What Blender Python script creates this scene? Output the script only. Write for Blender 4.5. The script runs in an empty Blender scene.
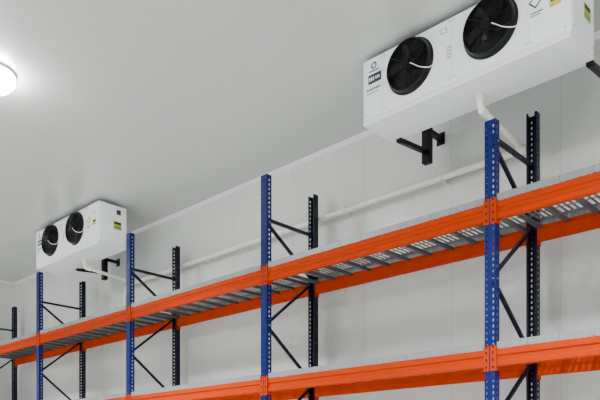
import bpy, math, random
from mathutils import Vector, Matrix
random.seed(4)
CZ=1.5
S=bpy.context.scene
# ------------------------------------------------------------ materials
def newmat(name,col,rough=0.5,metal=0.0,noise=0.0,nscale=8,bump=0.0,seam=None,rvar=0.0,coat=0,spec=None):
    m=bpy.data.materials.new(name); m.use_nodes=True
    nt=m.node_tree; N=nt.nodes; L=nt.links
    b=N['Principled BSDF']
    b.inputs['Roughness'].default_value=rough; b.inputs['Metallic'].default_value=metal
    if spec is not None: b.inputs['Specular IOR Level'].default_value=spec
    if coat: b.inputs['Coat Weight'].default_value=coat
    b.inputs['Base Color'].default_value=(*col,1)
    tc=N.new('ShaderNodeTexCoord')
    out=None
    if noise or bump or rvar:
        nz=N.new('ShaderNodeTexNoise'); nz.inputs['Scale'].default_value=nscale; nz.inputs['Detail'].default_value=5
        L.new(tc.outputs['Object'],nz.inputs['Vector'])
    if noise or seam:
        mix=N.new('ShaderNodeMix'); mix.data_type='RGBA'
        mix.inputs[6].default_value=(*[c*(1-noise) for c in col],1)
        mix.inputs[7].default_value=(*[min(1,c*(1+noise)) for c in col],1)
        if noise: L.new(nz.outputs['Fac'],mix.inputs[0])
        out=mix.outputs[2]
    hsock=None
    if bump: hsock=nz.outputs['Fac']
    if seam:
        axis,pitch,width,off,dark=seam
        sp=N.new('ShaderNodeSeparateXYZ'); L.new(tc.outputs['Object'],sp.inputs[0])
        def M(op,a,b_=None):
            n=N.new('ShaderNodeMath'); n.operation=op
            if isinstance(a,(int,float)): n.inputs[0].default_value=a
            else: L.new(a,n.inputs[0])
            if b_ is not None:
                if isinstance(b_,(int,float)): n.inputs[1].default_value=b_
                else: L.new(b_,n.inputs[1])
            return n.outputs[0]
        f=M('FRACT',M('DIVIDE',M('ADD',sp.outputs[axis],100*pitch+off),pitch))
        ln=M('LESS_THAN',f,width/pitch)
        mx=N.new('ShaderNodeMix'); mx.data_type='RGBA'
        L.new(ln,mx.inputs[0]); L.new(out,mx.inputs[6])
        mx.inputs[7].default_value=(*[c*dark for c in col],1)
        out=mx.outputs[2]
    if out is not None: L.new(out,b.inputs['Base Color'])
    if rvar:
        r=N.new('ShaderNodeMapRange'); L.new(nz.outputs['Fac'],r.inputs['Value'])
        r.inputs['To Min'].default_value=max(0,rough-rvar); r.inputs['To Max'].default_value=rough+rvar
        L.new(r.outputs[0],b.inputs['Roughness'])
    if bump:
        bp=N.new('ShaderNodeBump'); bp.inputs['Strength'].default_value=bump; bp.inputs['Distance'].default_value=0.01
        L.new(hsock,bp.inputs['Height']); L.new(bp.outputs[0],b.inputs['Normal'])
    return m
def emis(name,col,st):
    m=bpy.data.materials.new(name); m.use_nodes=True
    b=m.node_tree.nodes['Principled BSDF']
    b.inputs['Base Color'].default_value=(*col,1)
    b.inputs['Emission Color'].default_value=(*col,1); b.inputs['Emission Strength'].default_value=st
    return m
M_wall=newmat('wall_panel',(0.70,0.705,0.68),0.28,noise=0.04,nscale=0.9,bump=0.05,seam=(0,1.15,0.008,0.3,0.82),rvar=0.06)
M_wally=newmat('wall_panel_side',(0.70,0.705,0.68),0.28,noise=0.04,nscale=0.9,bump=0.05,seam=(1,1.15,0.008,0.3,0.82),rvar=0.06)
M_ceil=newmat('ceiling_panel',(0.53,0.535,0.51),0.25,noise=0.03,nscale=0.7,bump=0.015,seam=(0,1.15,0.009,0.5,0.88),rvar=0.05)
M_floor=newmat('floor_epoxy',(0.50,0.52,0.52),0.35,noise=0.08,nscale=1.2,rvar=0.1)
M_trim=newmat('trim_white',(0.76,0.76,0.74),0.35,noise=0.02)
M_blue=newmat('rack_blue',(0.001,0.008,0.095),0.42,noise=0.12,nscale=14,spec=0.2)
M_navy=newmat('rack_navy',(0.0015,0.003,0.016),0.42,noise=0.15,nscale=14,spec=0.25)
M_or=newmat('beam_orange',(0.44,0.031,0.0),0.5,noise=0.06,nscale=6,spec=0.05)
M_or2=newmat('beam_orange_dark',(0.38,0.02,0.0),0.45,noise=0.06,nscale=6)
M_galv=newmat('galvanised_deck',(0.26,0.26,0.26),0.45,metal=0.35,noise=0.15,nscale=30,rvar=0.1)
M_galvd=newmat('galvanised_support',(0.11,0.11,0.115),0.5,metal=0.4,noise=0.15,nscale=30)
M_white=newmat('casing_white',(0.90,0.92,0.92),0.25,noise=0.015,nscale=3)
M_white2=newmat('casing_tray',(0.80,0.81,0.80),0.3,noise=0.02,nscale=3)
M_black=newmat('fan_black',(0.003,0.003,0.004),0.4,noise=0.1,spec=0.2)
M_blade=newmat('fan_blade',(0.008,0.009,0.010),0.4,noise=0.1,spec=0.3)
M_grill=newmat('fan_guard_wire',(0.003,0.003,0.004),0.4,noise=0.1,spec=0.2)
M_coil=newmat('coil_fins',(0.10,0.10,0.11),0.5,metal=0.5,noise=0.1)
M_pvc=newmat('pipe_pvc',(0.90,0.86,0.76),0.4,noise=0.03)
M_bolt=newmat('bolt_zinc',(0.4,0.4,0.4),0.4,metal=0.8,noise=0.1)
M_lblue=newmat('label_blue',(0.008,0.02,0.06),0.4,noise=0.1)
M_lblack=newmat('label_black',(0.010,0.010,0.014),0.4,noise=0.1)
M_lyel=newmat('label_yellow',(0.60,0.50,0.04),0.4,noise=0.1)
M_lgreen=newmat('label_green',(0.15,0.32,0.05),0.4,noise=0.1)
M_lgrey=newmat('label_grey',(0.10,0.10,0.11),0.4,noise=0.1)
M_lamp=emis('lamp_diffuser',(0.97,0.99,1.0),120)
# ------------------------------------------------------------ mesh builder
class MB:
    def __init__(s,mats): s.v=[];s.f=[];s.mi=[];s.mats=mats
    def q(s,pts,m=0):
        i=len(s.v); s.v+= [tuple(p) for p in pts]; s.f.append(tuple(range(i,i+len(pts)))); s.mi.append(m)
    def box(s,a,b,m=0):
        x0,y0,z0=a;x1,y1,z1=b
        i=len(s.v)
        s.v+=[(x0,y0,z0),(x1,y0,z0),(x1,y1,z0),(x0,y1,z0),(x0,y0,z1),(x1,y0,z1),(x1,y1,z1),(x0,y1,z1)]
        for f in [(0,3,2,1),(4,5,6,7),(0,1,5,4),(1,2,6,5),(2,3,7,6),(3,0,4,7)]:
            s.f.append(tuple(i+k for k in f)); s.mi.append(m)
    def bar(s,p,q,w,t,m=0,up=(1,0,0)):
        p=Vector(p);q=Vector(q);d=(q-p).normalized();u=Vector(up);n=d.cross(u).normalized();u=n.cross(d).normalized()
        i=len(s.v)
        for c in (p,q):
            for a,b in ((-1,-1),(1,-1),(1,1),(-1,1)):
                s.v.append(tuple(c+u*a*w/2+n*b*t/2))
        for f in [(0,1,2,3),(7,6,5,4),(0,4,5,1),(1,5,6,2),(2,6,7,3),(3,7,4,0)]:
            s.f.append(tuple(i+k for k in f)); s.mi.append(m)
    def cyl(s,p,q,r,n=12,m=0,r2=None,cap=True):
        p=Vector(p);q=Vector(q);d=(q-p).normalized()
        u=d.orthogonal().normalized();w=d.cross(u); r2=r if r2 is None else r2
        i=len(s.v)
        for c,rr in ((p,r),(q,r2)):
            for k in range(n):
                a=2*math.pi*k/n; s.v.append(tuple(c+(u*math.cos(a)+w*math.sin(a))*rr))
        for k in range(n):
            s.f.append((i+k,i+(k+1)%n,i+n+(k+1)%n,i+n+k)); s.mi.append(m)
        if cap:
            s.f.append(tuple(i+k for k in range(n))[::-1]); s.mi.append(m)
            s.f.append(tuple(i+n+k for k in range(n))); s.mi.append(m)
    def lathe(s,c,prof,n=32,m=0,axis='y'):
        i=len(s.v)
        for r,t in prof:
            for k in range(n):
                a=2*math.pi*k/n
                if axis=='y': s.v.append((c[0]+r*math.cos(a),c[1]-t,c[2]+r*math.sin(a)))
                else: s.v.append((c[0]+r*math.cos(a),c[1]+r*math.sin(a),c[2]+t))
        for j in range(len(prof)-1):
            for k in range(n):
                s.f.append((i+j*n+k,i+j*n+(k+1)%n,i+(j+1)*n+(k+1)%n,i+(j+1)*n+k)); s.mi.append(m)
    def torus(s,c,R,r,n=36,k2=6,m=0):
        prof=[(R+r*math.cos(2*math.pi*j/k2),r*math.sin(2*math.pi*j/k2)) for j in range(k2+1)]
        s.lathe(c,prof,n,m)
    def obj(s,name,parent=None,loc=(0,0,0),bevel=0,smooth=False):
        me=bpy.data.meshes.new(name); me.from_pydata(s.v,[],s.f)
        for m in s.mats: me.materials.append(m)
        for p,mi in zip(me.polygons,s.mi): p.material_index=mi; p.use_smooth=smooth
        me.update()
        return inst(me,name,parent,loc,bevel)
def inst(me,name,parent=None,loc=(0,0,0),bevel=0):
    o=bpy.data.objects.new(name,me); S.collection.objects.link(o); o.location=loc
    if parent: o.parent=parent
    if bevel:
        b=o.modifiers.new('bev','BEVEL'); b.width=bevel; b.segments=2; b.limit_method='ANGLE'
    return o
def empty(name,loc=(0,0,0)):
    e=bpy.data.objects.new(name,None); S.collection.objects.link(e); e.location=loc; e.empty_display_size=0.2
    return e
# ------------------------------------------------------------ room
XL,XR,YN,YW=-14.14,4.0,-3.5,6.2
H=3.84+CZ
T=0.12
def room(name,a,b,m,):
    mb=MB([m]); mb.box(a,b); return mb.obj(name)
room('floor',(XL-T,YN-T,-T),(XR+T,YW+T,0),M_floor)
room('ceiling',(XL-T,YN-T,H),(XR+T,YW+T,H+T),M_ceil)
room('wall_back',(XL-T,YW,0),(XR+T,YW+T,H),M_wall)
room('wall_front',(XL-T,YN-T,0),(XR+T,YN,H),M_wall)
room('wall_left',(XL-T,YN,0),(XL,YW,H),M_wally)
room('wall_right',(XR,YN,0),(XR+T,YW,H),M_wally)
def cove(name,p,q,n):
    mb=MB([M_trim]); p=Vector(p);q=Vector(q);n=Vector(n); d=Vector((0,0,-1)); s=0.045
    pr=[Vector((0,0,0)),n*s,n*s*0.8+d*s*0.25,n*s*0.25+d*s*0.8,d*s]
    for j in range(len(pr)):
        a=pr[j];b=pr[(j+1)%len(pr)]; mb.q([p+a,p+b,q+b,q+a])
    mb.obj(name)
cove('trim_1',(XL,YW,H),(XR,YW,H),(0,-1,0))
cove('trim_2',(XL,YN,H),(XL,YW,H),(1,0,0))
for nm,a,b in (('baseboard_back',(XL,YW-0.03,0),(XR,YW,0.12)),('baseboard_left',(XL,YN,0),(XL+0.03,YW,0.12))):
    mb=MB([M_trim]); mb.box(a,b); mb.obj(nm,bevel=0.008)
# ------------------------------------------------------------ rack
D=5.2; BAY=2.722; X0=-0.034; DEP=0.148*D
PW,PD=0.095,0.07
TOP=3.22+CZ
LEV=[-0.31+CZ,0.90+CZ,2.115+CZ]; BH=0.145
rack=empty('pallet_rack',(0,D,0))
def upright(h,mat,sgn):
    mb=MB([mat,M_bolt])
    w=PW/2; hw=0.0065
    yo=-sgn*PD/2; yi=sgn*PD/2
    xs=[-w,-0.030-hw,-0.030+hw,0.030-hw,0.030+hw,w]
    def strip(P,cols,holes):
        for j in range(len(cols)-1):
            a,b=cols[j],cols[j+1]
            if j in holes:
                z=0.05
                mb.q([P(a,0.008),P(b,0.008),P(b,z),P(a,z)])
                while z+0.05<h:
                    mb.q([P(a,z+0.024),P(b,z+0.024),P(b,z+0.05),P(a,z+0.05)]); z+=0.05
                mb.q([P(a,z+0.024 if z+0.024<h else z),P(b,z+0.024 if z+0.024<h else z),P(b,h),P(a,h)])
            else: mb.q([P(a,0.008),P(b,0.008),P(b,h),P(a,h)])
    strip(lambda a,z:(a,yo,z),xs,(1,3))
    for sx in (-w,w):
        strip(lambda a,z:(sx,yo+(yi-yo)*a,z),[0,0.40,0.62,1],(1,))
    for sx in (-1,1):
        mb.q([(sx*w,yi,0.008),(sx*(w-0.018),yi,0.008),(sx*(w-0.018),yi,h),(sx*w,yi,h)])
    mb.box((-0.075,-0.06,0),(0.075,0.06,0.008),0)
    for sx in (-1,1): mb.cyl((sx*0.062,0,0.008),(sx*0.062,0,0.022),0.009,6,1)
    me=mb.obj('tmp'); mesh=me.data; bpy.data.objects.remove(me)
    return mesh
def addpost(mesh,name,x,y):
    o=inst(mesh,name,rack,(x,y,0)); s=o.modifiers.new('sol','SOLIDIFY'); s.thickness=0.0025; s.offset=0
mF=upright(TOP,M_blue,1); mFs=upright(2.87+CZ,M_blue,1); mR=upright(TOP,M_navy,-1)
for k in range(6):
    x=X0-k*BAY
    addpost(mFs if k==1 else mF,'upright_front_%d'%(k+1),x,0)
    addpost(mR,'upright_rear_%d'%(k+1),x,DEP)
    mb=MB([M_navy,M_bolt])
    y0,y1=PD/2-0.02,DEP-PD/2+0.02
    zt=2.74+CZ
    mb.bar((x,y0,zt),(x,y1,zt),0.035,0.03)
    zz=[2.70,2.18,1.56,0.96,0.34,-0.26,-0.86]
    for j in range(len(zz)-1):
        a=(x,y0 if j%2==0 else y1,zz[j]+CZ); b=(x,y1 if j%2==0 else y0,zz[j+1]+CZ+0.03)
        mb.bar(a,b,0.032,0.026)
        mb.cyl((x-0.05,a[1],a[2]),(x+0.05,a[1],a[2]),0.008,6,1)
    mb.bar((x,y0,0.35),(x,y1,0.35),0.035,0.03)
    mb.obj('bracing_%d'%(k+1),rack)
def beam_mesh(sgn):
    mb=MB([M_or,M_or2,M_black]); Lh=(BAY-PW)/2-0.003
    pr=[(-0.028,0.006),(-0.022,0),(0.022,0),(0.022,BH-0.035),(0.0,BH-0.035),(0.0,BH),(-0.022,BH),(-0.028,BH-0.006),
        (-0.028,BH*0.66),(-0.016,BH*0.60),(-0.016,BH*0.36),(-0.028,BH*0.30)]
    for j in range(len(pr)):
        a=pr[j];b=pr[(j+1)%len(pr)]
        mb.q([(-Lh,a[0]*sgn,a[1]),(Lh,a[0]*sgn,a[1]),(Lh,b[0]*sgn,b[1]),(-Lh,b[0]*sgn,b[1])])
    for s in (-1,1):
        xe=s*(BAY/2)
        ya=-PD/2*sgn
        x_out=xe-s*0.006; x_in=xe-s*(PW/2+0.004)
        def bx(a,b,m=0): mb.box(tuple(min(p,q) for p,q in zip(a,b)),tuple(max(p,q) for p,q in zip(a,b)),m)
        bx((x_out,ya-0.006*sgn,-0.035),(x_in,ya-0.001*sgn,BH+0.03))
        bx((x_in,ya-0.006*sgn,-0.035),(x_in-s*0.005,0.03*sgn,BH+0.03))
        for zz in (-0.015,0.045,0.105,0.155):
            bx((xe-s*0.024,ya-0.0085*sgn,zz),(xe-s*0.036,ya-0.0055*sgn,zz+0.022),2)
    o=mb.obj('t'); me=o.data; bpy.data.objects.remove(o); return me
bF=beam_mesh(1); bR=beam_mesh(-1)
def deck_mesh():
    # slotted galvanised planks: real open slots between the bars of every plank
    mb=MB([M_galv,M_galvd]); n=10; Lh=(BAY-PW)/2-0.006
    pitch=2*Lh/n
    y0=-0.024; y1=DEP+0.024
    for i in range(n):
        a=-Lh+i*pitch+0.0015; b=a+pitch-0.003
        t=0.003; z1=0.060; z0=0.002
        mb.box((a,y0,z0),(b,y0+t,z1)); mb.box((a,y1-t,z0),(b,y1,z1))
        mb.box((a,y0+t,z1-t),(b,y0+0.05,z1)); mb.box((a,y1-0.05,z1-t),(b,y1-t,z1))
        nb=5; p2=(b-a)/nb
        for j in range(nb):
            c=a+j*p2
            mb.box((c,y0+0.05,z1-t),(c+0.018,y1-0.05,z1))
            mb.box((c,y0+0.05,z1-0.008),(c+t,y1-0.05,z1-t))
        for yy in (0.15,0.38,0.60):
            mb.box((a,yy-0.010,z1-0.007),(b,yy+0.010,z1-t))
    for i in range(n+1):
        c=max(-Lh+0.02,min(Lh-0.02,-Lh+i*pitch))
        mb.box((c-0.016,0.004,-0.034),(c+0.016,DEP-0.004,0.0),1)
    o=mb.obj('t'); me=o.data; bpy.data.objects.remove(o); return me
dk=deck_mesh()
n=0
for k in range(5):
    xc=X0-(k+0.5)*BAY
    for l in LEV:
        n+=1
        inst(bF,'beam_front_%d'%n,rack,(xc,0,l-BH/2))
        inst(bR,'beam_rear_%d'%n,rack,(xc,DEP,l-BH/2))
        inst(dk,'deck_%d'%n,rack,(xc,0,l+BH/2))
# ------------------------------------------------------------ evaporator units
def curve(name,pts,r,mat,parent,cyc=False,poly=True):
    c=bpy.data.curves.new(name,'CURVE'); c.dimensions='3D'; c.bevel_depth=r; c.bevel_resolution=3; c.use_fill_caps=True
    s=c.splines.new('POLY' if poly else 'NURBS'); s.points.add(len(pts)-1)
    for p,q in zip(s.points,pts): p.co=(*q,1)
    if not poly: s.use_endpoint_u=True; s.order_u=3
    c.materials.append(mat)
    o=bpy.data.objects.new(name,c); S.collection.objects.link(o)
    if parent: o.parent=parent
    return o
EY=5.03; EW=1.95; EH=0.60; ED=0.45; EB=3.185+CZ
def evaporator(xl,brk):
    e=empty('evaporator_unit',(xl,EY,EB))
    mb=MB([M_white]); mb.box((0,0,0.05),(EW,ED,EH)); mb.obj('casing',e,bevel=0.008)
    mb=MB([M_white,M_lgrey])
    for a,b in ((0.02,0.23),(0.235,0.945),(0.95,1.62),(1.625,1.93)):
        mb.box((a,-0.006,0.06),(b,0.0,EH-0.012))
        for z in (0.085,EH-0.035):
            for x in (a+0.02,b-0.02): mb.cyl((x,-0.006,z),(x,-0.010,z),0.006,8,1)
    mb.obj('front_panel',e,bevel=0.002)
    mb=MB([M_white2]); mb.box((0.0,-0.004,0.0),(EW,ED+0.01,0.052)); mb.obj('drip_tray',e,bevel=0.012)
    mb=MB([M_coil])
    mb.box((0.16,ED,0.07),(EW-0.2,ED+0.004,EH-0.04))
    for i in range(60):
        x=0.17+i*(EW-0.39)/59; mb.box((x,ED+0.004,0.08),(x+0.004,ED+0.012,EH-0.05))
    mb.obj('coil',e)
    mb=MB([M_white,M_lgrey])
    for s,x in ((1,EW),(-1,0)):
        a,b=sorted((x,x+s*0.006))
        mb.box((a,0.02,0.07),(b,ED-0.02,EH-0.02))
        for y in (0.04,ED-0.04):
            for z in (0.1,EH-0.05): mb.cyl((x+s*0.006,y,z),(x+s*0.010,y,z),0.006,8,1)
    mb.obj('end_cover',e,bevel=0.002)
    for i,fx in enumerate((0.53,1.30)):
        c=(fx,0,0.350)
        mb=MB([M_black,M_blade,M_grill,M_lgrey])
        mb.lathe(c,[(0.242,0.006),(0.235,0.016),(0.226,0.022),(0.220,0.055),(0.216,0.062),(0.208,0.062),(0.204,0.03),(0.204,0.007)],48,0)
        mb.lathe(c,[(0.204,0.008),(0.0001,0.008)],48,0)
        mb.lathe(c,[(0.001,0.068),(0.050,0.066),(0.060,0.058),(0.062,0.02)],24,0)
        for k in range(5):
            a0=k*2*math.pi/5+0.3*i
            rows=[]
            for rr,sw,ch in ((0.055,0.0,0.38),(0.105,0.12,0.40),(0.155,0.30,0.40),(0.197,0.46,0.36)):
                p0=a0+sw; p1=p0+ch*0.9/(0.6+rr*2)
                rows.append(((fx+rr*math.cos(p0),-0.050,c[2]+rr*math.sin(p0)),(fx+rr*math.cos(p1),-0.020,c[2]+rr*math.sin(p1))))
            for a,b in zip(rows[:-1],rows[1:]): mb.q([a[0],a[1],b[1],b[0]],1)
        for j in range(11):
            R=0.045+j*0.0168
            dome=0.088-0.026*(R/0.213)**2
            mb.torus((fx,-dome,c[2]),R,0.0026,36,5,2)
        for k in range(8):
            a=k*math.pi/4+0.2
            pv=None
            for R in (0.03,0.09,0.15,0.215):
                dome=0.090-0.026*(R/0.213)**2
                p=(fx+R*math.cos(a),-dome,c[2]+R*math.sin(a))
                if pv: mb.cyl(pv,p,0.0036,6,2)
                pv=p
        mb.lathe((fx,0,c[2]),[(0.001,0.095),(0.040,0.093),(0.043,0.087)],20,0)
        mb.obj('fan_%d'%(i+1),e,smooth=False)
        curve('fan_cable_%d'%(i+1),[(fx+0.06,-0.094,c[2]-0.03),(fx+0.10,-0.096,c[2]-0.06),(fx+0.15,-0.092,c[2]-0.10),(fx+0.20,-0.08,c[2]-0.12),(fx+0.235,-0.05,c[2]-0.12),(fx+0.25,-0.012,c[2]-0.08),(fx+0.255,-0.008,c[2]+0.02)],0.0035,M_pvc,e,poly=False)
    # labels
    mb=MB([M_lblue,M_lblack,M_lyel,M_lgreen,M_lgrey,M_white])
    y=-0.0066
    def lab(x0,z0,x1,z1,m,yy=y): mb.box((x0,yy-0.001,z0),(x1,yy,z1),m)
    lab(0.065,0.36,0.215,0.445,0)
    lab(0.14,0.37,0.205,0.435,1,y-0.001)
    for k in range(3): lab(0.075+0.022*k,0.385,0.088+0.022*k,0.42,5,y-0.001)
    for k in range(3): lab(0.15+0.018*k,0.388,0.160+0.018*k,0.415,5,y-0.002)
    for k in range(12):
        a=k*math.pi/6; b=(k+1)*math.pi/6
        mb.q([(0.13+0.034*math.cos(a),y-0.001,0.522+0.034*math.sin(a)),(0.13+0.034*math.cos(b),y-0.001,0.522+0.034*math.sin(b)),
              (0.13+0.018*math.cos(b),y-0.001,0.522+0.018*math.sin(b)),(0.13+0.018*math.cos(a),y-0.001,0.522+0.018*math.sin(a))],4)
    lab(0.075,0.467,0.19,0.480,4)
    for k in range(6): lab(0.05+k*0.026,0.30,0.070+k*0.026,0.318,4)
    for k in range(5): lab(0.05+k*0.026,0.27,0.068+k*0.026,0.28,4)
    for k in range(3):
        for j in range(4): lab(0.90+k*0.016,0.26+j*0.028,0.908+k*0.016,0.276+j*0.028,4)
    lab(0.84,0.49,0.90,0.53,4); lab(0.845,0.495,0.895,0.525,5,y-0.001)
    cx,cz=1.68,0.38
    for rr,m,o in ((0.055,1,0.0),(0.040,5,0.001)):
        mb.q([(cx,y-0.0012-o,cz-rr),(cx+rr,y-0.0012-o,cz),(cx,y-0.0012-o,cz+rr),(cx-rr,y-0.0012-o,cz)],m)
    lab(1.79,0.28,1.88,0.36,2); lab(1.80,0.32,1.87,0.35,1,y-0.001)
    lab(1.64,0.29,1.74,0.300,4); lab(1.64,0.27,1.72,0.278,4); lab(1.78,0.44,1.88,0.49,4)
    lab(1.785,0.445,1.875,0.485,5,y-0.001)
    x=EW+0.0066
    def labe(y0,z0,y1,z1,m,o=0): mb.box((x+o,y0,z0),(x+o+0.001,y1,z1),m)
    labe(0.23,0.25,0.36,0.37,2); labe(0.24,0.26,0.35,0.305,3,0.001)
    labe(0.24,0.325,0.35,0.36,1,0.001)
    labe(0.28,0.47,0.35,0.54,1)
    mb.obj('labels',e)
    mb=MB([M_bolt,M_white])
    for x in (0.15,EW-0.15):
        for yy in (0.06,ED-0.06):
            mb.box((x-0.03,yy-0.03,EH-0.001),(x+0.03,yy+0.03,EH+0.004),0)
            mb.cyl((x,yy,EH),(x,yy,H-EB),0.008,8,0)
    mb.obj('hangers',e)
    wy=YW-EY
    mb=MB([M_black])
    for x in brk:
        yl=wy-0.26
        mb.box((x-0.03,ED-0.04,-0.03),(x+0.03,ED+0.012,0.0))
        mb.bar((x,ED-0.03,-0.016),(x,yl,0.03),0.045,0.045)
        mb.box((x-0.045,yl-0.035,-0.085),(x+0.045,yl+0.035,0.28))
        mb.box((x-0.03,yl+0.03,0.235),(x+0.03,wy-0.006,0.275))
        mb.box((x-0.05,wy-0.008,0.19),(x+0.05,wy-0.001,0.32))
    mb.obj('brackets',e,bevel=0.010)
    dx=1.06
    dy=0.27
    curve('drain_outlet',[(dx,dy,0.01),(dx,dy,-0.085),(dx,dy+0.03,-0.115),(dx,wy-0.14,-0.175),(dx,wy-0.085,-0.19)],0.026,M_pvc,e)
    mb=MB([M_pvc]); mb.cyl((dx,dy,0.0),(dx,dy,-0.045),0.036,16); mb.cyl((dx,dy+0.02,-0.113),(dx,dy+0.10,-0.124),0.034,16)
    mb.obj('drain_socket',e)
    return e
evaporator(-3.98,(0.11,EW-0.02))
evaporator(-10.69,(0.55,))
# wall drain pipe
dp=empty('drain_pipe',(0,YW-0.10,0)); pz=2.985+CZ; py=0.0
curve('pipe_run',[(-9.63,py,pz-0.02),(-2.92,py,pz+0.0)],0.032,M_pvc,dp)
curve('pipe_drop',[(-9.63,py,pz-0.02),(-9.75,py,pz-0.05),(-9.78,py,pz-0.2),(-9.78,py,0.02)],0.022,M_pvc,dp)
mb=MB([M_pvc])
x=-9.0
while x<-3:
    mb.box((x-0.012,py-0.037,pz-0.040),(x+0.012,0.097,pz+0.036)); x+=1.3
mb.cyl((-2.98,py,pz),(-2.88,py,pz),0.041,16); mb.cyl((-9.68,py,pz-0.02),(-9.58,py,pz-0.02),0.041,16)
mb.obj('pipe_clips',dp)
# ------------------------------------------------------------ lamps
def lamp(x,y,pw):
    e=empty('ceiling_lamp',(x,y,H))
    mb=MB([M_trim]); mb.lathe((0,0,0),[(0.001,-0.0005),(0.235,-0.001),(0.24,-0.02),(0.23,-0.03),(0.22,-0.028)],32,0,'z'); mb.obj('housing',e,smooth=True)
    mb=MB([M_lamp]); mb.lathe((0,0,0),[(0.222,-0.028),(0.225,-0.08),(0.19,-0.125),(0.10,-0.15),(0.001,-0.155)],32,0,'z'); mb.obj('diffuser',e,smooth=True)
    l=bpy.data.lights.new('bulb','AREA'); l.shape='DISK'; l.size=0.36; l.energy=pw; l.color=(0.97,0.99,1.0)
    l.spread=math.radians(118)
    o=bpy.data.objects.new('bulb',l); S.collection.objects.link(o); o.parent=e; o.location=(0,0,-0.165)
for x in (-11.9,-6.76,-1.5,2.6):
    lamp(x,2.72,320)
lamp(-6.7,-1.6,260)
w=bpy.data.worlds.new('w'); S.world=w; w.use_nodes=True
w.node_tree.nodes['Background'].inputs[0].default_value=(0.8,0.85,0.9,1); w.node_tree.nodes['Background'].inputs[1].default_value=0.3
# ------------------------------------------------------------ camera
cd=bpy.data.cameras.new('camera'); cam=bpy.data.objects.new('camera',cd); S.collection.objects.link(cam)
cam.location=(0,0,CZ); cam.rotation_euler=(math.radians(90),0,math.radians(43.65))
cd.sensor_width=36; cd.sensor_fit='HORIZONTAL'; cd.lens=682/600*36; cd.shift_y=267/600; cd.clip_start=0.05
S.camera=cam
